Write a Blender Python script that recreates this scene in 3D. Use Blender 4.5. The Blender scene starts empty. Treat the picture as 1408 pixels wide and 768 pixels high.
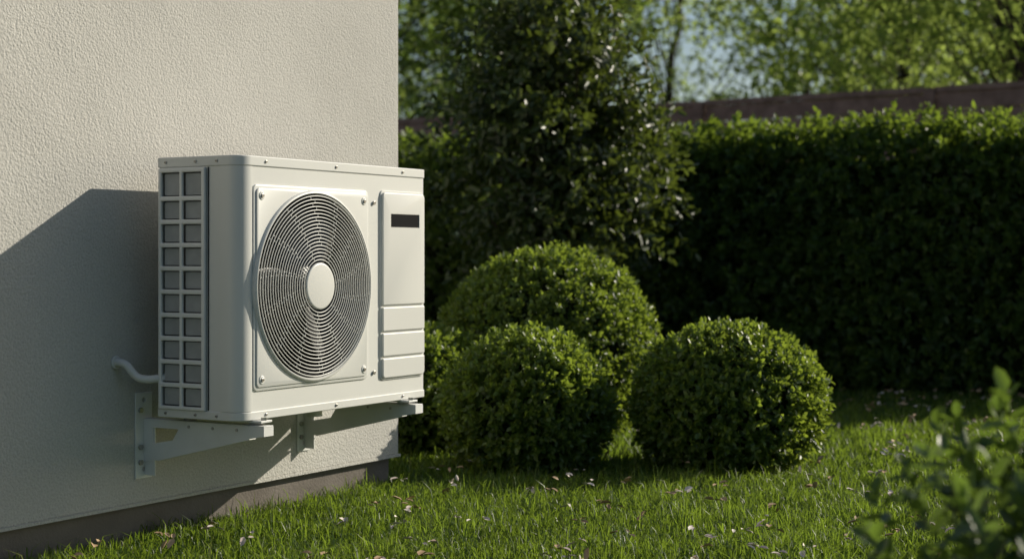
import bpy, bmesh, math, numpy as np
from mathutils import Vector, Matrix
rng=np.random.default_rng(7)
sc=bpy.context.scene
sc.view_settings.view_transform='Standard'
sc.view_settings.look='None'
sc.view_settings.exposure=0
TH=math.radians(30.3); CS,SN=math.cos(TH),math.sin(TH)
CAMX,CAMZ=3.0,0.76
def plan(X,Z):   # garden grid (rotated to the house wall) -> world
    return (CAMX+X*CS-Z*SN, X*SN+Z*CS)

# ------------------------------------------------------------ helpers
def empty(name,loc):
    e=bpy.data.objects.new(name,None); e.location=loc; e.empty_display_size=.2
    sc.collection.objects.link(e); return e
def link(name,me,mat=None,parent=None,smooth=False):
    o=bpy.data.objects.new(name,me); sc.collection.objects.link(o)
    if mat is not None and len(me.materials)==0: me.materials.append(mat)
    if parent is not None:
        o.parent=parent; o.matrix_parent_inverse=Matrix.Translation(-Vector(parent.location))
    if smooth:
        me.polygons.foreach_set('use_smooth',[True]*len(me.polygons))
    return o
def bm_obj(name,bm,mat,parent=None,smooth=False):
    bmesh.ops.recalc_face_normals(bm,faces=bm.faces[:])
    me=bpy.data.meshes.new(name); bm.to_mesh(me); bm.free()
    return link(name,me,mat,parent,smooth)
def bevel_mod(o,w,seg=2,ang=35):
    m=o.modifiers.new('bev','BEVEL'); m.width=w; m.segments=seg; m.limit_method='ANGLE'; m.angle_limit=math.radians(ang); m.harden_normals=False
def box(name,x0,x1,y0,y1,z0,z1,mat,parent=None,bev=0,seg=2):
    bm=bmesh.new()
    vs=[bm.verts.new((x,y,z)) for x in (x0,x1) for y in (y0,y1) for z in (z0,z1)]
    for f in ((0,1,3,2),(4,6,7,5),(0,4,5,1),(2,3,7,6),(0,2,6,4),(1,5,7,3)): bm.faces.new([vs[i] for i in f])
    o=bm_obj(name,bm,mat,parent)
    if bev: bevel_mod(o,bev,seg)
    return o
def prism(name,pts,axis,a0,a1,mat,parent=None,bev=0,seg=2,smooth=False):
    def mk(p,a):
        if axis=='x': return (a,p[0],p[1])
        if axis=='y': return (p[0],a,p[1])
        return (p[0],p[1],a)
    bm=bmesh.new()
    A=[bm.verts.new(mk(p,a0)) for p in pts]; B=[bm.verts.new(mk(p,a1)) for p in pts]
    bm.faces.new(A); bm.faces.new(B[::-1]); n=len(pts)
    for i in range(n): bm.faces.new((A[i],A[(i+1)%n],B[(i+1)%n],B[i]))
    o=bm_obj(name,bm,mat,parent,smooth)
    if bev: bevel_mod(o,bev,seg)
    return o
def rrect(a0,a1,b0,b1,r,n=6):
    rs=r if isinstance(r,(list,tuple)) else [r]*4
    out=[]
    for (cx,cy,st,rr) in ((a1,b1,0,rs[0]),(a0,b1,90,rs[1]),(a0,b0,180,rs[2]),(a1,b0,270,rs[3])):
        sx=-1 if cx==a1 else 1; sy=-1 if cy==b1 else 1
        for k in range(n+1):
            t=math.radians(st+90*k/n)
            out.append((cx+sx*rr+rr*math.cos(t),cy+sy*rr+rr*math.sin(t)))
    return out
def circ(cx,cy,r,n=96): return [(cx+r*math.cos(2*math.pi*k/n),cy+r*math.sin(2*math.pi*k/n)) for k in range(n)]
def boolean_cut(o,cutters):
    for c in cutters:
        m=o.modifiers.new('b','BOOLEAN'); m.operation='DIFFERENCE'; m.object=c; m.solver='EXACT'
    dg=bpy.context.evaluated_depsgraph_get()
    me=bpy.data.meshes.new_from_object(o.evaluated_get(dg))
    o.modifiers.clear(); o.data=me
    for c in cutters: bpy.data.objects.remove(c,do_unlink=True)
def shade_auto(o,ang=30):
    me=o.data
    me.polygons.foreach_set('use_smooth',[True]*len(me.polygons))
    try: me.set_sharp_from_angle(angle=math.radians(ang))
    except Exception: pass
def np_mesh(name,verts,faces,rnd=None,k=4):
    me=bpy.data.meshes.new(name); nv=len(verts); nf=len(faces)
    me.vertices.add(nv); me.vertices.foreach_set('co',np.ascontiguousarray(verts,dtype=np.float32).ravel())
    me.loops.add(nf*k); me.loops.foreach_set('vertex_index',np.ascontiguousarray(faces,dtype=np.int32).ravel())
    me.polygons.add(nf); me.polygons.foreach_set('loop_start',np.arange(0,nf*k,k,dtype=np.int32))
    if rnd is not None:
        a=me.attributes.new('rnd','FLOAT','POINT'); a.data.foreach_set('value',rnd.astype(np.float32))
    me.update(calc_edges=True); me.validate()
    return me
def norm(v): return v/np.maximum(np.linalg.norm(v,axis=-1,keepdims=True),1e-9)
def rdir(n): return norm(rng.normal(size=(n,3)))
def wob(p,sc_,seed,n=6):
    r=np.random.default_rng(seed); s=np.zeros(len(p))
    for i in range(n):
        d=r.normal(size=p.shape[1]); ph=r.uniform(0,6.28); s+=np.sin(p@d*sc_*(1+.5*i)+ph)/(1+.4*i)
    return s/2.2
def leaves(name,P,D,N,L,W,rnd,mat,parent):
    n=len(P); D=norm(D); N=norm(N-D*np.sum(N*D,axis=1,keepdims=True)); B=np.cross(D,N)
    T=np.array([(0,0,0),(.3,.44,.10),(.74,.36,.06),(1,0,-.10),(.74,-.36,.06),(.3,-.44,.10)])
    V=(P[:,None,:]+D[:,None,:]*(T[None,:,0:1]*L[:,None,None])+B[:,None,:]*(T[None,:,1:2]*W[:,None,None])
       +N[:,None,:]*(T[None,:,2:3]*L[:,None,None]))
    base=(np.arange(n)*6)[:,None,None]
    F=base+np.array([[0,1,2,3],[0,3,4,5]])[None]
    me=np_mesh(name,V.reshape(-1,3),F.reshape(-1,4),np.repeat(rnd,6))
    return link(name,me,mat,parent)
def sprigs(name,S,A,nl,slen,L0,W0,mat,parent,jit=.3):
    n=len(S); A=norm(A); R=rdir(n); B=norm(np.cross(A,R)); C=np.cross(A,B)
    sr=rng.uniform(0,1,n); sz=rng.uniform(.75,1.2,n)
    Ps,Ds,Ns,Ls,Ws,Rs=[],[],[],[],[],[]
    for k in range(nl):
        f=k/max(nl-1,1); phi=k*2.4+rng.uniform(0,1.0,n)+sr*6; op=np.radians(75-45*f)+rng.normal(0,.2,n)
        rad=B*np.cos(phi)[:,None]+C*np.sin(phi)[:,None]
        d=A*np.cos(op)[:,None]+rad*np.sin(op)[:,None]+rng.normal(0,jit*.5,(n,3))
        Ps.append(S+A*(f*slen*sz)[:,None]); Ds.append(d); Ns.append(A+rng.normal(0,jit,(n,3)))
        l=L0*sz*rng.uniform(.75,1.15,n)*(1-.25*f); Ls.append(l); Ws.append(l*W0/L0)
        Rs.append(np.clip(sr*.6+f*.25+rng.uniform(-.1,.25,n),0,1))
    c=np.concatenate
    return leaves(name,c(Ps),c(Ds),c(Ns),c(Ls),c(Ws),c(Rs),mat,parent)
def tubes(name,lines,mat,parent=None,sides=7,closed=False):
    V=[];F=[];o=0
    for pts,rad in lines:
        pts=np.array(pts,float); n=len(pts); rad=np.broadcast_to(rad,(n,))
        if closed: t=norm(np.roll(pts,-1,0)-np.roll(pts,1,0))
        else: t=norm(np.gradient(pts,axis=0))
        ref=np.array([0.,0,1.]) if abs(t[:,2]).mean()<.8 else np.array([1.,0,0])
        if closed: ref=np.array([1.,0,0])
        u=norm(np.cross(t,ref)); w=np.cross(t,u)
        for k in range(sides):
            a=2*math.pi*k/sides; V.append(pts+(u*math.cos(a)+w*math.sin(a))*rad[:,None])
        idx=lambda k,i:o+(k%sides)*n+(i%n)
        for k in range(sides):
            for i in range(n if closed else n-1): F.append((idx(k,i),idx(k+1,i),idx(k+1,i+1),idx(k,i+1)))
        o+=n*sides
    me=np_mesh(name,np.concatenate(V),np.array(F)); return link(name,me,mat,parent,smooth=True)

# ------------------------------------------------------------ materials
def newmat(name):
    m=bpy.data.materials.new(name); m.use_nodes=True; nt=m.node_tree
    return m,nt,nt.nodes['Principled BSDF'],nt.nodes['Material Output']
def node(nt,t,**kw):
    n=nt.nodes.new(t)
    for k,v in kw.items():
        if k in n.inputs: n.inputs[k].default_value=v
        else: setattr(n,k,v)
    return n
def ramp(nt,src,stops):
    r=nt.nodes.new('ShaderNodeValToRGB'); nt.links.new(src,r.inputs[0]); e=r.color_ramp.elements
    while len(e)<len(stops): e.new(.5)
    for el,(p,c) in zip(e,stops): el.position=p; el.color=(*c,1)
    return r.outputs[0]
def surf(name,c1,c2,nscale=8,rough=.5,bump=0,bscale=100,metal=0,spec=.5,detail=4):
    m,nt,b,o=newmat(name)
    g=node(nt,'ShaderNodeNewGeometry')
    n=node(nt,'ShaderNodeTexNoise',Scale=nscale,Detail=detail); nt.links.new(g.outputs['Position'],n.inputs['Vector'])
    nt.links.new(ramp(nt,n.outputs[0],[(.3,c1),(.7,c2)]),b.inputs['Base Color'])
    b.inputs['Roughness'].default_value=rough; b.inputs['Metallic'].default_value=metal; b.inputs['Specular IOR Level'].default_value=spec
    if bump:
        n2=node(nt,'ShaderNodeTexNoise',Scale=bscale,Detail=3.0); nt.links.new(g.outputs['Position'],n2.inputs['Vector'])
        bp=node(nt,'ShaderNodeBump',Strength=.6,Distance=bump); nt.links.new(n2.outputs[0],bp.inputs['Height']); nt.links.new(bp.outputs[0],b.inputs['Normal'])
    return m
def foliage(name,c1,c2,c3,trans=.35,tcol=(.16,.26,.03),rough=.45,spec=.5):
    m,nt,b,o=newmat(name)
    a=node(nt,'ShaderNodeAttribute',attribute_name='rnd')
    col=ramp(nt,a.outputs['Fac'],[(0,c1),(.55,c2),(1,c3)]); nt.links.new(col,b.inputs['Base Color'])
    b.inputs['Roughness'].default_value=rough; b.inputs['Specular IOR Level'].default_value=spec
    t=node(nt,'ShaderNodeBsdfTranslucent')
    tc=ramp(nt,a.outputs['Fac'],[(0,tuple(x*.6 for x in tcol)),(1,tcol)]); nt.links.new(tc,t.inputs['Color'])
    mx=node(nt,'ShaderNodeMixShader'); mx.inputs[0].default_value=trans
    nt.links.new(b.outputs[0],mx.inputs[1]); nt.links.new(t.outputs[0],mx.inputs[2]); nt.links.new(mx.outputs[0],o.inputs[0])
    return m
def stucco():
    m,nt,b,o=newmat('stucco_render'); L=nt.links.new
    g=node(nt,'ShaderNodeNewGeometry'); P=g.outputs['Position']
    n=node(nt,'ShaderNodeTexNoise',Scale=1.6,Detail=6.0,Roughness=.65); L(P,n.inputs['Vector'])
    c=ramp(nt,n.outputs[0],[(.3,(.495,.483,.452)),(.7,(.565,.553,.52))])
    n3=node(nt,'ShaderNodeTexNoise',Scale=170.0,Detail=2.0); L(P,n3.inputs['Vector'])
    mx=node(nt,'ShaderNodeMixRGB',blend_type='MULTIPLY'); mx.inputs[0].default_value=1
    L(c,mx.inputs[1]); L(ramp(nt,n3.outputs[0],[(.3,(.85,.85,.85)),(.6,(1,1,1))]),mx.inputs[2]); L(mx.outputs[0],b.inputs['Base Color'])
    b.inputs['Roughness'].default_value=.92; b.inputs['Specular IOR Level'].default_value=.2
    v=node(nt,'ShaderNodeTexVoronoi',Scale=150.0,feature='F1')
    L(P,v.inputs['Vector'])
    n2=node(nt,'ShaderNodeTexNoise',Scale=105.0,Detail=4.0,Roughness=.65); L(P,n2.inputs['Vector'])
    ad=node(nt,'ShaderNodeMath',operation='MULTIPLY_ADD'); L(v.outputs['Distance'],ad.inputs[0]); ad.inputs[1].default_value=-.55; L(n2.outputs[0],ad.inputs[2])
    n4=node(nt,'ShaderNodeTexNoise',Scale=6.0,Detail=2.0); L(P,n4.inputs['Vector'])
    ad2=node(nt,'ShaderNodeMath',operation='MULTIPLY_ADD'); L(n4.outputs[0],ad2.inputs[0]); ad2.inputs[1].default_value=1.2; L(ad.outputs[0],ad2.inputs[2])
    bp=node(nt,'ShaderNodeBump',Strength=.65,Distance=.0042); L(ad2.outputs[0],bp.inputs['Height']); L(bp.outputs[0],b.inputs['Normal'])
    return m
M_st=stucco()
M_pl=surf('plinth_render',(.14,.122,.108),(.20,.178,.16),6,.9,.004,120,spec=.2)
M_ac=surf('cream_white_paint',(.64,.645,.62),(.67,.675,.65),3,.42,.0002,300)
M_ac2=surf('cream_white_panel_paint',(.645,.65,.625),(.675,.68,.655),3,.40,.0002,300)
M_grid=surf('vent_plastic',(.68,.685,.67),(.74,.745,.73),5,.5)
M_pad=surf('vent_pad_grey',(.30,.315,.32),(.36,.375,.38),30,.6)
M_coil=surf('coil_fins',(.10,.105,.11),(.16,.165,.17),60,.5)
M_wire=surf('grille_wire_paint',(.66,.66,.63),(.72,.72,.69),10,.35)
M_dark=surf('fan_black_plastic',(.018,.019,.021),(.035,.036,.038),20,.4)
M_duct=surf('duct_grey',(.010,.011,.012),(.020,.021,.023),15,.5)
M_blade=surf('fan_blade_plastic',(.030,.031,.034),(.048,.049,.053),15,.38)
M_disp=surf('display_window',(.010,.010,.011),(.018,.018,.019),4,.6,spec=.03)
M_steel=surf('zinc_screw',(.35,.34,.32),(.5,.49,.46),50,.35,metal=.8)
M_rub=surf('rubber_foot',(.25,.25,.24),(.32,.32,.30),50,.7)
M_brk=surf('bracket_paint',(.66,.665,.65),(.74,.745,.73),14,.45,.0004,150)
M_hose=surf('hose_plastic',(.6,.6,.58),(.68,.68,.65),14,.5)
M_wood=surf('fence_wood',(.20,.115,.085),(.36,.22,.17),9,.75,.003,60)
M_bark=surf('bark',(.025,.02,.014),(.06,.048,.035),25,.9,.01,40)
M_core=surf('inner_foliage_shade',(.006,.010,.004),(.018,.028,.010),30,.95,spec=.1)  # near-black colour paints in the shade deep inside bushes and hedge
M_roof=surf('roof_tiles',(.10,.05,.04),(.16,.08,.06),8,.8,.01,20)
M_trim=surf('window_frame',(.7,.7,.68),(.78,.78,.76),8,.4)
M_glass=surf('window_glass',(.03,.035,.04),(.05,.055,.06),2,.05)
M_soil=surf('lawn_soil',(.018,.026,.009),(.045,.062,.018),14,.95,.02,60,spec=.1)
M_grass=foliage('grass_blades',(.030,.068,.010),(.064,.122,.017),(.20,.22,.06),.45,(.36,.52,.05),.42,.4)
M_box=foliage('boxwood_leaves',(.036,.078,.018),(.072,.125,.026),(.15,.20,.045),.38,(.44,.58,.06),.38,.5)
M_hed=foliage('hedge_leaves',(.026,.058,.017),(.046,.092,.023),(.11,.16,.035),.40,(.36,.50,.05),.45,.45)
M_lau=foliage('laurel_leaves',(.018,.036,.013),(.034,.062,.02),(.09,.12,.045),.25,(.24,.32,.04),.38,.5)
M_fg=foliage('shrub_leaves',(.024,.052,.016),(.046,.088,.024),(.10,.15,.045),.3,(.30,.46,.06),.35,.5)
M_tr1=foliage('tree_leaves_dark',(.03,.065,.018),(.055,.10,.026),(.10,.14,.04),.4,(.32,.48,.07),.5,.35)
M_tr2=foliage('tree_leaves_light',(.05,.095,.022),(.09,.15,.032),(.16,.20,.05),.55,(.56,.72,.16),.45,.45)
M_pet=surf('petals',(.60,.46,.42),(.80,.75,.66),40,.7)
M_dry=surf('dry_leaf',(.34,.22,.12),(.52,.38,.24),40,.7)

# ------------------------------------------------------------ house
H=empty('house',(0,4.4,0))
w=box('walls',-7,0,-6,4.40,.105,3.3,M_st,H,.008)
box('plinth',-6.975,-.022,-5.975,4.375,-.3,.13,M_pl,H,.004)
box('drip_edge',-.02,.004,-5.99,4.404,.101,.109,M_st,H)
pr=[(-7.35,3.302),(.35,3.302),(.35,3.42),(-3.5,5.4),(-7.35,3.42)]
prism('roof',pr,'y',-6.3,4.6,M_roof,H)
for (nm,y0,y1) in (('window_a',-3.6,-2.4),):
    box(nm+'_frame',-.03,.03,y0,y1,1.0,2.3,M_trim,H,.005); box(nm+'_glass',.0,.034,y0+.07,y1-.07,1.07,2.23,M_glass,H)
    box(nm+'_sill',-.01,.09,y0-.05,y1+.05,.95,.997,M_trim,H,.005)

# ------------------------------------------------------------ air conditioner
Y0=3.156; YL=.845; XB,XF=.093,.37; ZB,ZT=.342,1.010
AC=empty('air_conditioner_outdoor_unit',((XB+XF)/2,Y0+YL/2,ZB))
def Y(t): return Y0+t
FC=(Y(.298),.677); FR=.243
def outline(g): return rrect(XB-g,XF+g,Y0-g,Y0+YL+g,[.018+g,.006,.006,.042+g],8)
body=prism('casing',outline(-.003),'z',ZB+.004,ZT-.004,M_ac,AC)
c1=prism('cut1',circ(*FC,FR),'x',XF-.19,XF+.05,M_duct)
c2=box('cut2',XB+.012,XB+.163,Y0-.02,Y0+.022,ZB+.026,ZT-.032,M_coil)
boolean_cut(body,[c1,c2]); shade_auto(body,25)
o=prism('lid',outline(.0),'z',ZT-.026,ZT,M_ac,AC,.0025,2); shade_auto(o,40)
o=prism('base_pan',outline(.0),'z',ZB,ZB+.022,M_ac,AC,.002,2); shade_auto(o,40)
def wrap():
    out=[]; r=.042
    out.append((XF-.063,Y0-.0005))
    for k in range(9):
        t=math.radians(270+90*k/8); out.append((XF-r-.0005+r*math.cos(t)+.0,Y0+r-.0005+r*math.sin(t)))
    inn=[(x-.004 if i else x,y+.004) for i,(x,y) in enumerate(out)]
    out2=out+[(XF-.0005,Y0+.046)]; inn2=inn+[(XF-.0045,Y0+.046)]
    return out2+inn2[::-1]
o=prism('corner_cover',wrap(),'z',ZB+.023,ZT-.027,M_ac,AC); shade_auto(o,40)
xs=[XB+.010,.113,.1745,.184,.247,XB+.166]
zs=[ZB+.022]; z=.373
for i in range(9): zs+= [z,z+.0478]; z+=.0596
zs+=[z,z+.061,ZT-.0285]
bm=bmesh.new(); G={}
for i,x in enumerate(xs):
    for j,zz in enumerate(zs): G[i,j]=bm.verts.new((x,Y0-.003,zz))
for i in range(len(xs)-1):
    for j in range(len(zs)-1):
        if i in (1,3) and j%2==1: continue
        bm.faces.new((G[i,j],G[i+1,j],G[i+1,j+1],G[i,j+1]))
o=bm_obj('side_vent_grid',bm,M_grid,AC)
m=o.modifiers.new('s','SOLIDIFY'); m.thickness=.009; m.offset=0
bevel_mod(o,.0028,2,40)
for i in (1,3):
    for j in range(1,len(zs)-1,2):
        pr=rrect(xs[i]+.0025,xs[i+1]-.0025,zs[j]+.0025,zs[j+1]-.0025,.004,3)
        prism('vent_pad_%d_%d'%(i,j),pr,'y',Y0+.004,Y0+.010,M_pad,AC,.001)
box('coil',XB+.013,XB+.162,Y0+.014,Y0+.021,ZB+.027,ZT-.033,M_coil,AC)
box('side_seam',XB+.171,XB+.1725,Y0-.0005,Y0+.01,ZB+.024,ZT-.028,M_duct,AC)
a0,a1,b0,b1=Y(.0485),Y(.548),.76-.345,.76+.178
pl=prism('fan_plate',rrect(a0,a1,b0,b1,.016),'x',XF-.006,XF+.002,M_ac2,AC,.0018,2)
c=prism('c',circ(*FC,FR),'x',XF-.02,XF+.05,M_duct); boolean_cut(pl,[c]); shade_auto(pl,40)
pl=prism('fan_plate_face',rrect(a0+.009,a1-.009,b0+.009,b1-.009,.012),'x',XF+.0005,XF+.006,M_ac2,AC,.002,2)
c=prism('c',circ(*FC,FR+.0005),'x',XF-.02,XF+.05,M_duct); boolean_cut(pl,[c]); shade_auto(pl,40)
def lathe(name,prof,mat,cy,cz,n=96,closed=False):
    V=[];F=[]
    for k in range(n):
        a=2*math.pi*k/n
        for (r,x) in prof: V.append((x,cy+r*math.cos(a),cz+r*math.sin(a)))
    p=len(prof)
    for k in range(n):
        for i in range(p if closed else p-1):
            i2=(i+1)%p; k2=(k+1)%n
            F.append((k*p+i,k*p+i2,k2*p+i2,k2*p+i))
    me=np_mesh(name,np.array(V),np.array(F)); o=link(name,me,mat,AC); shade_auto(o,50); return o
lathe('grille_rim',[(.2425,XF-.004),(.2432,XF+.010),(.246,XF+.0135),(.249,XF+.0135),(.252,XF+.010),(.2535,XF+.004),(.254,XF-.002)],M_ac2,*FC,n=128)
lathe('fan_duct',[(.2418,XF-.001),(.230,XF-.03),(.226,XF-.12),(.226,XF-.186),(0.001,XF-.186)],M_duct,*FC)
lines=[]; NR=19
rad=np.linspace(.070,.2385,NR)
def prot(r): return XF+.014+.010*(1-(r/.24)**2)
for r in rad:
    n=96; a=np.arange(n)*2*math.pi/n
    lines.append((np.stack([np.full(n,prot(r)),FC[0]+r*np.cos(a),FC[1]+r*np.sin(a)],1),.00145))
tubes('grille_rings',lines,M_wire,AC,6,closed=True)
lines=[]
NS=14
for s in range(NS):
    for k in range(NR-1):
        if s%2 and k<4: continue
        a=2*math.pi*s/NS+.11+.010*k+(.06 if k%2 else 0)
        r0,r1=rad[k]-.001,rad[k+1]+.001
        P=[(prot(r)-.002,FC[0]+r*math.cos(a),FC[1]+r*math.sin(a)) for r in (r0,(r0+r1)/2,r1)]
        lines.append((P,.0012))
tubes('grille_spokes',lines,M_wire,AC,5)
lathe('grille_hub',[(.0005,XF+.026),(.056,XF+.026),(.060,XF+.0255),(.062,XF+.0235),(.0622,XF+.020),(.060,XF+.017),(.0005,XF+.017)],M_ac2,*FC,64)
V=[];F=[];o0=0
for bl in range(3):
    nr,na=8,10
    for i in range(nr):
        r=.05+.17*i/(nr-1)
        for j in range(na):
            f=j/(na-1); sweep=.35*(i/(nr-1)); a=2*math.pi*bl/3+.5+sweep+f*(1.25-.15*i/(nr-1))
            V.append((XF-.03-.07*f-.01*math.sin(f*3.14),FC[0]+r*math.cos(a),FC[1]+r*math.sin(a)))
    for i in range(nr-1):
        for j in range(na-1): F.append((o0+i*na+j,o0+i*na+j+1,o0+(i+1)*na+j+1,o0+(i+1)*na+j))
    o0+=nr*na
me=np_mesh('fan_blades',np.array(V),np.array(F)); o=link('fan_blades',me,M_blade,AC,True)
m=o.modifiers.new('s','SOLIDIFY'); m.thickness=.003
lathe('fan_hub',[(.0005,XF-.02),(.05,XF-.022),(.058,XF-.03),(.058,XF-.11)],M_dark,*FC,48)
p0,p1=Y(.608),Y(.830)
o=prism('service_panel_back',rrect(p0,p1,.76-.355,.76+.182,.014),'x',XF-.006,XF+.0005,M_ac2,AC,.0015); shade_auto(o,40)
T=[(-.143,.176,[.012,.012,.003,.003]),(-.2165,-.149,.003),(-.2875,-.2225,.003),(-.349,-.2935,[.003,.003,.012,.012])]
tiles=[]
for k,(z0,z1,r) in enumerate(T):
    o=prism('service_panel_tile_%d'%k,rrect(p0+.005,p1-.005,.76+z0,.76+z1,r),'x',XF-.002,XF+.007,M_ac2,AC,.0028,3); tiles.append(o)
c=box('c',XF+.003,XF+.03,Y(.651),Y(.797),.76+.078,.76+.116,M_ac2)
boolean_cut(tiles[0],[c])
for o in tiles: shade_auto(o,40)
box('display_window',XF+.001,XF+.005,Y(.652),Y(.796),.76+.079,.76+.115,M_disp,AC,.0008)
def screw(y,z,x=XF,ax='x',r=.0055):
    if ax=='x':
        prism('screw',circ(y,z,r,14),'x',x-.002,x+.003,M_steel,AC,.001); box('screw_slot',x+.0025,x+.0034,y-r*.7,y+r*.7,z-.0009,z+.0009,M_dark,AC)
    else:
        prism('screw',circ(y,z,r,14),'y',x-.003,x+.002,M_steel,AC,.001); box('screw_slot',y-r*.7,y+r*.7,x-.0034,x-.0025,z-.0009,z+.0009,M_dark,AC)
for y,z in ((a0+.028,b1-.028),(a1-.028,b1-.03),(a0+.028,b0+.028),(a1-.028,b0+.028)):
    prism('screw_boss',circ(y,z,.011,20),'x',XF+.002,XF+.008,M_ac2,AC,.0015); screw(y,z,XF+.008)
screw(Y(.578),.76+.145); screw(Y(.578),.76-.33)
for t in (.10,.40,.72): screw(Y(t),ZB+.011,XF,r=.004); screw(Y(t),ZT-.013,XF,r=.004)
for x in (XB+.03,XB+.13,XB+.2): screw(x,ZB+.011,Y0,'y',.004); screw(x,ZT-.013,Y0,'y',.004)
for t in (.07,.735):
    for x in (.135,.352):
        box('foot',x-.03,x+.045 if x>.3 else x+.03,Y(t-.022),Y(t+.022),ZB-.006,ZB-.0005,M_brk,AC,.001)
        prism('foot_pad',circ(x+.01,Y(t),.017,20),'z',ZB-.0125,ZB-.0065,M_rub,AC)
        if x>.3:
            prism('foot_bolt',circ(.388,Y(t),.008,6),'z',ZB-.0055,ZB+.007,M_steel,AC)
prism('drain_stub',circ(.25,Y(.46),.022,24),'z',ZB-.03,ZB-.0005,M_hose,AC)
prism('drain_stub_cap',circ(.25,Y(.46),.030,24),'z',ZB-.012,ZB-.001,M_hose,AC)
pts=[(.0,-.055,-.278),(.025,-.055,-.277),(.04,-.05,-.285),(.05,-.043,-.303),(.062,-.034,-.318),(.085,-.02,-.322),(.105,.0,-.318),(.12,.03,-.316)]
def smooth_pts(p,it=3):
    p=np.array(p,float)
    for _ in range(it):
        q=[p[0]]
        for a,b in zip(p[:-1],p[1:]): q+= [a*.75+b*.25,a*.25+b*.75]
        q.append(p[-1]); p=np.array(q)
    return p
pp=smooth_pts(pts); W=np.stack([pp[:,0]-.002,Y0+pp[:,1],.76+pp[:,2]],1)
tubes('refrigerant_hose',[(W,.0105)],M_hose,AC,12)
prism('hose_wall_flange',circ(Y(-.055),.76-.278,.017,24),'x',.0005,.006,M_hose,AC,.001)

# ------------------------------------------------------------ brackets
def bracket(t):
    E=empty('wall_bracket',(0.0,Y(t),.18)); y=Y(t)
    zt=ZB-.0130
    o=box('wall_plate',.0005,.0045,y-.034,y+.028,.172,.398,M_brk,E,.001)
    cs=[prism('c',rrect(y-.010,y+.004,z-.007,z+.007,.006),'x',-.01,.02,M_brk) for z in (.378,.196)]
    boolean_cut(o,cs)
    for z in (.352,.215,.255): prism('wall_bolt',circ(y-.018,z,.0075,6),'x',.0045,.011,M_steel,E)
    web=[(.005,zt-.003),(.405,zt-.003),(.405,zt-.026),(.36,zt-.034),(.05,.222),(.005,.215)]
    o=prism('arm_web',web,'y',y-.004,y-.001,M_brk,E)
    c=prism('c',[(.035,zt-.022),(.125,zt-.022),(.105,zt-.052),(.035,zt-.064)],'y',y-.03,y+.03,M_brk)
    boolean_cut(o,[c])
    box('arm_top_flange',.005,.407,y-.004,y+.034,zt-.0028,zt,M_brk,E,.0006)
    prism('arm_bottom_flange',[(.05,.2195),(.36,zt-.0365),(.36,zt-.034),(.05,.222)],'y',y-.004,y+.022,M_brk,E)
    box('wall_flange',.0046,.04,y+.0,y+.003,.18,.31,M_brk,E)
    box('arm_tip',.405,.4075,y-.004,y+.034,zt-.026,zt-.003,M_brk,E)
    for x in (.16,.24,.32): prism('arm_rivet',circ(x,zt-.014,.004,10),'y',y-.006,y-.004,M_steel,E)
bracket(.05); bracket(.735)

# ------------------------------------------------------------ ground
bm=bmesh.new(); bmesh.ops.create_grid(bm,x_segments=2,y_segments=2,size=400)
bm_obj('ground',bm,M_soil)
def grass():
    out=[]
    for (z0,z1,x0,x1,den) in ((3.0,5.4,-2.0,2.2,13000),(5.4,7.8,-1.6,3.2,6500),(7.8,12,-2.2,4.6,2200),(1.0,3.0,-1.4,2.2,2500)):
        n=int((z1-z0)*(x1-x0)*den); X=rng.uniform(x0,x1,n); Z=rng.uniform(z0,z1,n)
        s=(1.0 if den>10000 else 1.3 if den>5000 else 2.0)
        out.append((CAMX+X*CS-Z*SN,X*SN+Z*CS,np.full(n,s)))
    x=np.concatenate([o[0] for o in out]); y=np.concatenate([o[1] for o in out]); s=np.concatenate([o[2] for o in out])
    k=~((x<-.01)&(y<4.385)); x,y,s=x[k],y[k],s[k]; n=len(x)
    p2=np.stack([x,y],1); cl=wob(p2,5,3)+.6*wob(p2,17,4)
    h=(.030+.010*cl+rng.gamma(1.4,.010,n)); h=np.clip(h,.016,.10)
    wd=rng.uniform(.0013,.0026,n)*s
    az=rng.uniform(0,2*np.pi,n)+0; le=np.abs(rng.normal(.6,.42,n))
    laz=rng.uniform(0,2*np.pi,n); l=np.stack([np.cos(laz),np.sin(laz),np.zeros(n)],1)
    b=np.stack([np.cos(az),np.sin(az),np.zeros(n)],1)*wd[:,None]
    P=np.stack([x,y,np.full(n,-.002)],1); up=np.array([0,0,1.])
    m=P+up*(h*.6)[:,None]+l*(h*le*.35)[:,None]; t=P+up*(h*np.clip(1-.35*le,.35,1))[:,None]+l*(h*le*1.1)[:,None]
    V=np.stack([P-b,P+b,m-b*.75,m+b*.75,t],1)
    F=(np.arange(n)*5)[:,None,None]+np.array([[0,1,3],[0,3,2],[2,3,4]])[None]
    r=np.clip(.36+.26*cl+rng.normal(0,.2,n),0,1); r[rng.random(n)<.08]=1
    me=np_mesh('grass_lawn',V.reshape(-1,3),F.reshape(-1,3),np.repeat(r,5),3); link('grass_lawn',me,M_grass)
grass()
def litter(name,n,mat,s0,s1):
    X=rng.uniform(-1.6,3.0,n); Z=rng.uniform(3.6,8.5,n)
    P=np.stack([CAMX+X*CS-Z*SN,X*SN+Z*CS,rng.uniform(.050,.066,n)],1)
    P=P[P[:,0]>.05]; n=len(P)
    Pr=np.repeat(P,3,0)+rng.normal(0,.012,(3*n,3))*[1,1,.3]
    d=rdir(3*n)*[1,1,.3]; L=rng.uniform(s0,s1,3*n)
    leaves(name,Pr,d,np.array([[0,0,1.]])+rng.normal(0,.3,(3*n,3)),L,L*.6,rng.random(3*n),mat,None)
litter('fallen_petals',230,M_pet,.014,.030)
litter('dry_leaves',280,M_dry,.014,.038)

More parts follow.
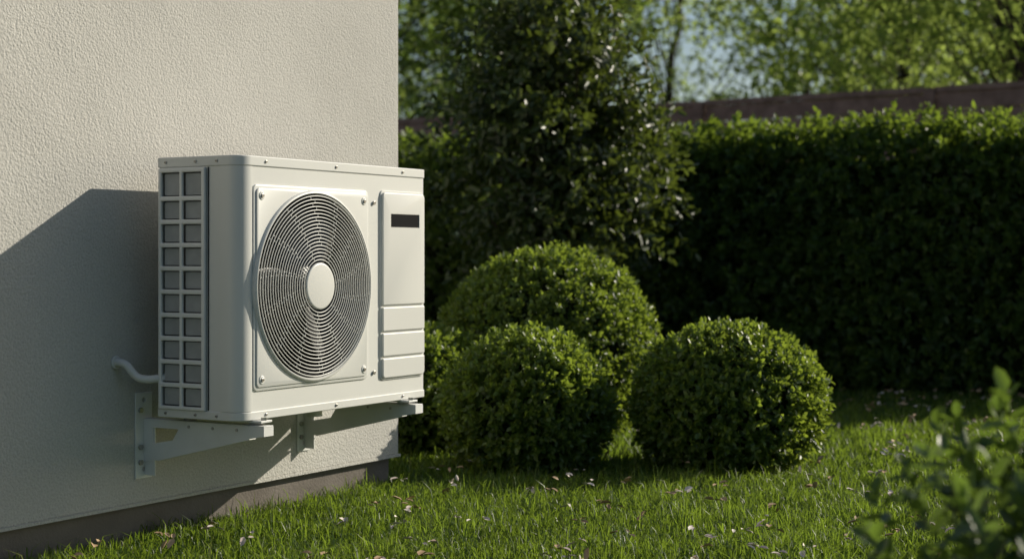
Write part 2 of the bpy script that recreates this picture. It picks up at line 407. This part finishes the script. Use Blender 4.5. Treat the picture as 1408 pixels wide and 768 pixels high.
# ------------------------------------------------------------ bushes
def bush(X,Z,rx,h,seed,ns=2600):
    x,y=plan(X,Z); E=empty('boxwood_bush',(x,y,0))
    d=rdir(ns*2); d=d[d[:,2]>-.75][:ns]; n=len(d)
    cz=h*.45; rz=h-cz
    ww=wob(d,2.2,seed)*.03+wob(d,7,seed+1)*.03
    depth=1-np.abs(rng.normal(0,.07,n)); 
    S=d*np.array([rx,rx,rz])*((depth+ww)*.94)[:,None]; S[:,2]=np.where(S[:,2]<-cz+.03,-cz+.03+rng.uniform(0,.04,n),S[:,2])
    S+=np.array([x,y,cz]); A=d+rng.normal(0,.4,(n,3))+[0,0,.35]
    sprigs('foliage',S,A,8,.042,.027,.018,M_box,E,.45)
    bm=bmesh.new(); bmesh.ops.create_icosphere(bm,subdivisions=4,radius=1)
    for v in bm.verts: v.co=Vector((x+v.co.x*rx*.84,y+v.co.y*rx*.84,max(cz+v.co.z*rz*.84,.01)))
    bm_obj('shade_core',bm,M_core,E,True)  # solid dark core: painted inner shade, blocks the view between leaves
    tubes('stem',[([(x,y,-.02),(x,y,.1),(x+.01,y,.2)],.02)],M_bark,E)
bush(.77,5.75,.335,.50,11,3000)
bush(.055,5.75,.295,.48,22,2600)
bush(.15,6.75,.46,.785,33,4200)
bush(-.38,6.3,.33,.47,44,2000)

# ------------------------------------------------------------ hedge
def hedge():
    X0,Z0,X1,Z1=-3.2,12.1,3.75,8.35; h,wd=1.37,.75
    a=np.array(plan(X0,Z0)); b=np.array(plan(X1,Z1)); L=np.linalg.norm(b-a); u=(b-a)/L; v=np.array([u[1],-u[0]])
    if np.dot(v,np.array([CAMX,0])-a)<0: v=-v
    mid=(a+b)/2; E=empty('hedge',(mid[0],mid[1],0))
    S=[];A=[]
    def add(n,f,nr):
        s=rng.uniform(0,L,n); q=rng.uniform(0,1,n); ll,vv,zz=f(s,q); 
        P=np.stack([a[0]+u[0]*ll+v[0]*vv,a[1]+u[1]*ll+v[1]*vv,zz],1); N=np.array([u[0]*nr[0]+v[0]*nr[1],u[1]*nr[0]+v[1]*nr[1],nr[2]])
        k=wob(P,1.6,5)*.07+wob(P,6,6)*.06-np.abs(rng.normal(0,.05,n))
        S.append(P+N*k[:,None]); A.append(np.tile(N,(n,1))+rng.normal(0,.5,(n,3))+[0,0,.3])
    add(8500,lambda s,q:(s,np.full_like(s,wd/2),.03+q*(h-.03)),(0,1,0))
    add(4800,lambda s,q:(s,(q-.5)*wd,np.full_like(s,h)),(0,0,1))
    add(1800,lambda s,q:(s,np.full_like(s,-wd/2),.1+q*(h-.1)),(0,-1,0))
    for e,sg in ((L,1),(0,-1)): add(900,lambda s,q:(np.full_like(s,e),(s/L-.5)*wd,q*h),(sg,0,0))
    n=1300; s=rng.uniform(0,L,n); vv=rng.uniform(-.4,.4,n)
    P=np.stack([a[0]+u[0]*s+v[0]*vv,a[1]+u[1]*s+v[1]*vv,h+rng.uniform(.0,.11,n)],1); S.append(P); A.append(rng.normal(0,.3,(n,3))+[0,0,1])
    sprigs('foliage',np.concatenate(S),np.concatenate(A),7,.08,.052,.032,M_hed,E,.4)
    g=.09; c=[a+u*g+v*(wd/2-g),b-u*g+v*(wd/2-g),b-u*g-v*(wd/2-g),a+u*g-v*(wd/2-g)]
    prism('shade_core',[tuple(p) for p in c],'z',-.02,h-g,M_core,E)  # solid block in painted shade colour, fills the hedge behind its leaves
hedge()

# ------------------------------------------------------------ fence
def fence():
    a=np.array(plan(-5.5,20.0)); b=np.array(plan(6.5,11.7)); L=np.linalg.norm(b-a); u=(b-a)/L; ang=math.atan2(u[1],u[0])
    mid=(a+b)/2; E=empty('wooden_fence',(mid[0],mid[1],0))
    def bx(n,s0,s1,v0,v1,z0,z1):
        o=box(n,s0,s1,v0,v1,z0,z1,M_wood,None,.004); o.matrix_world=Matrix.Translation((a[0],a[1],0))@Matrix.Rotation(ang,4,'Z')
        o.parent=E; o.matrix_parent_inverse=Matrix.Translation(-Vector(E.location)); return o
    nb=int(L/2.2)
    for i in range(nb+1): bx('post_%d'%i,i*2.2-.05,i*2.2+.05,-.05,.05,0,2.17)
    for i in range(nb):
        for j in range(14):
            bx('board_%d_%d'%(i,j),i*2.2+.055,i*2.2+2.145,-.012+rng.uniform(-.003,.003),.012,.06+j*.148,.06+j*.148+.140)
        bx('cap_%d'%i,i*2.2+.055,i*2.2+2.145,-.03,.03,2.128,2.18)
fence()

# ------------------------------------------------------------ trees
def tree(name,X,Z,Ht,cr,cb,ncl,nsp,L0,mat,seed,csz=.34,nl=6,tr=.11,rp=.45,conic=False,ls=3):
    global rng
    rng=np.random.default_rng(seed)
    x,y=plan(X,Z); E=empty(name,(x,y,0)); base=np.array([x,y,0.])
    tz=np.linspace(-.05,Ht*.86,14); wx=np.cumsum(rng.normal(0,.04,14)); wy=np.cumsum(rng.normal(0,.04,14))
    tp=np.stack([x+wx,y+wy,tz],1); lines=[(tp,tr*(1-np.linspace(0,.88,14)))]
    d=rdir(ncl); r=rng.uniform(0,1,ncl)**rp
    C=d*r[:,None]*np.array([cr,cr,(Ht-cb)/2])
    if conic:
        f=(C[:,2]/((Ht-cb)/2)+1)/2; C[:,:2]*=(1.25-.75*f)[:,None]
    C*= (1+.18*wob(d,2.5,seed))[:,None]
    C+=base+np.array([0,0,(cb+Ht)/2])
    for c in C[::ls]:
        zz=min(max(c[2]*.62,cb*.5),Ht*.8); i=np.interp(zz,tz,np.arange(14)); p0=np.array([np.interp(zz,tz,tp[:,0]),np.interp(zz,tz,tp[:,1]),zz])
        md=(p0+c)/2+rng.normal(0,.08,3)+[0,0,-.06]; L=smooth_pts([p0,md,c],2); lines.append((L,np.linspace(tr*.17,.005,len(L))))
    tubes('trunk_and_limbs',lines,M_bark,E,6)
    n=ncl*nsp; cc=np.repeat(C,nsp,0); g=rng.normal(0,1,(n,3))*np.array([1,1,.7])*csz*rng.uniform(.7,1.3,(ncl,1)).repeat(nsp,0)
    S=cc+g; A=norm(g)+rng.normal(0,.4,(n,3))+norm(S-base-[0,0,(cb+Ht)/2])*.5
    sprigs('crown_foliage',S,A,nl,L0*2.2,L0,L0*.55,mat,E,.5)
tree('laurel_tree',.24,8.55,2.5,.48,.25,105,34,.062,M_lau,101,.11,7,.05,.4,True,2)
tree('deciduous_tree',-2.5,20.0,7.2,2.7,1.9,170,20,.11,M_tr2,102,.36)
tree('deciduous_tree',.1,19.0,6.8,1.25,1.9,90,20,.10,M_tr1,103,.34)
tree('deciduous_tree',4.2,18.0,7.0,2.1,1.8,150,20,.10,M_tr2,104,.34)
tree('deciduous_tree',4.6,14.9,5.6,2.0,2.0,125,20,.085,M_tr2,105,.26)
tree('deciduous_tree',2.2,24.0,7.0,1.6,1.8,48,16,.11,M_tr2,108,.36)
tree('deciduous_tree',7.2,24.0,8.0,2.8,1.8,120,18,.12,M_tr2,107,.4)
def distant():
    global rng
    rng=np.random.default_rng(55)
    S=[];A=[]; lines=[]
    for X in np.arange(-22,24,1.5):
        Z=34+rng.uniform(-3,4); r=X/Z; top=rng.uniform(5.5,8.5) if not (.04<r<.17) else rng.uniform(3.2,4.1)
        x,y=plan(X,Z); lines.append(([(x,y,0),(x,y,top*.4),(x+.1,y,top*.8)],np.array([.16,.12,.03])))
        for c in range(24):
            d=rdir(1)[0]; cc=np.array([x,y,top*.55])+d*np.array([1.5,1.5,top*.45])*rng.uniform(.4,1)
            g=rng.normal(0,.45,(18,3)); S.append(cc+g); A.append(g+[0,0,.2])
    p=plan(0,34); E=empty('distant_trees',(p[0],p[1],0))
    tubes('trunks',lines,M_bark,E,6)
    sprigs('foliage',np.concatenate(S),np.concatenate(A),5,.4,.2,.13,M_tr1,E,.5)
distant()

# ------------------------------------------------------------ foreground shrub
def shrub():
    global rng
    rng=np.random.default_rng(78)
    x,y=plan(.775,2.2); E=empty('laurel_shrub',(x,y,0)); lines=[];S=[];A=[]
    for i in range(250):
        d=norm(rng.normal(size=3)*[1,1,.8]); r=rng.uniform(.2,1)**.5*rng.uniform(.8,1.15)
        tip=np.array([x,y,.30])+d*np.array([.27,.27,.235])*r; tip[2]=max(tip[2],.05)
        st=np.array([x,y,0])+rng.normal(0,.02,3)*[1,1,0]; md=(st+tip)/2+[0,0,.02]+d*.02
        P=smooth_pts([st,md,tip],2); 
        if i%2==0: lines.append((P,np.linspace(.004,.0015,len(P))))
        ax=norm(tip-md)+[0,0,.4]; S.append(tip); A.append(ax)
    tubes('stems',lines,M_bark,E,5)
    sprigs('foliage',np.array(S),np.array(A),8,.065,.046,.028,M_fg,E,.35)
shrub()

# ------------------------------------------------------------ light
sd=Vector((1,1.53,.87)).normalized()
elev=math.asin(sd.z); az=math.atan2(sd.x,sd.y)
wd=bpy.data.worlds.new('World'); sc.world=wd; wd.use_nodes=True; nt=wd.node_tree
sky=nt.nodes.new('ShaderNodeTexSky'); sky.sky_type='NISHITA'; sky.sun_disc=False; sky.sun_elevation=elev; sky.sun_rotation=az
bg=nt.nodes['Background']; bg.inputs[1].default_value=.084; nt.links.new(sky.outputs[0],bg.inputs[0])
su=bpy.data.lights.new('sun','SUN'); su.energy=5.0; su.angle=math.radians(.5); su.color=(1,.92,.76)
so=bpy.data.objects.new('sun',su); sc.collection.objects.link(so); so.rotation_euler=sd.to_track_quat('Z','Y').to_euler(); so.location=(8,12,8)

# ------------------------------------------------------------ camera
cd=bpy.data.cameras.new('camera'); co=bpy.data.objects.new('camera',cd); sc.collection.objects.link(co)
co.location=(CAMX,0,CAMZ); co.rotation_euler=(math.radians(90),0,TH)
cd.sensor_width=36; cd.lens=36*2230/1408; cd.shift_y=-34/1408; cd.clip_end=2000; cd.clip_start=.05
cd.dof.use_dof=True; cd.dof.focus_distance=4.3; cd.dof.aperture_fstop=3.2
sc.camera=co
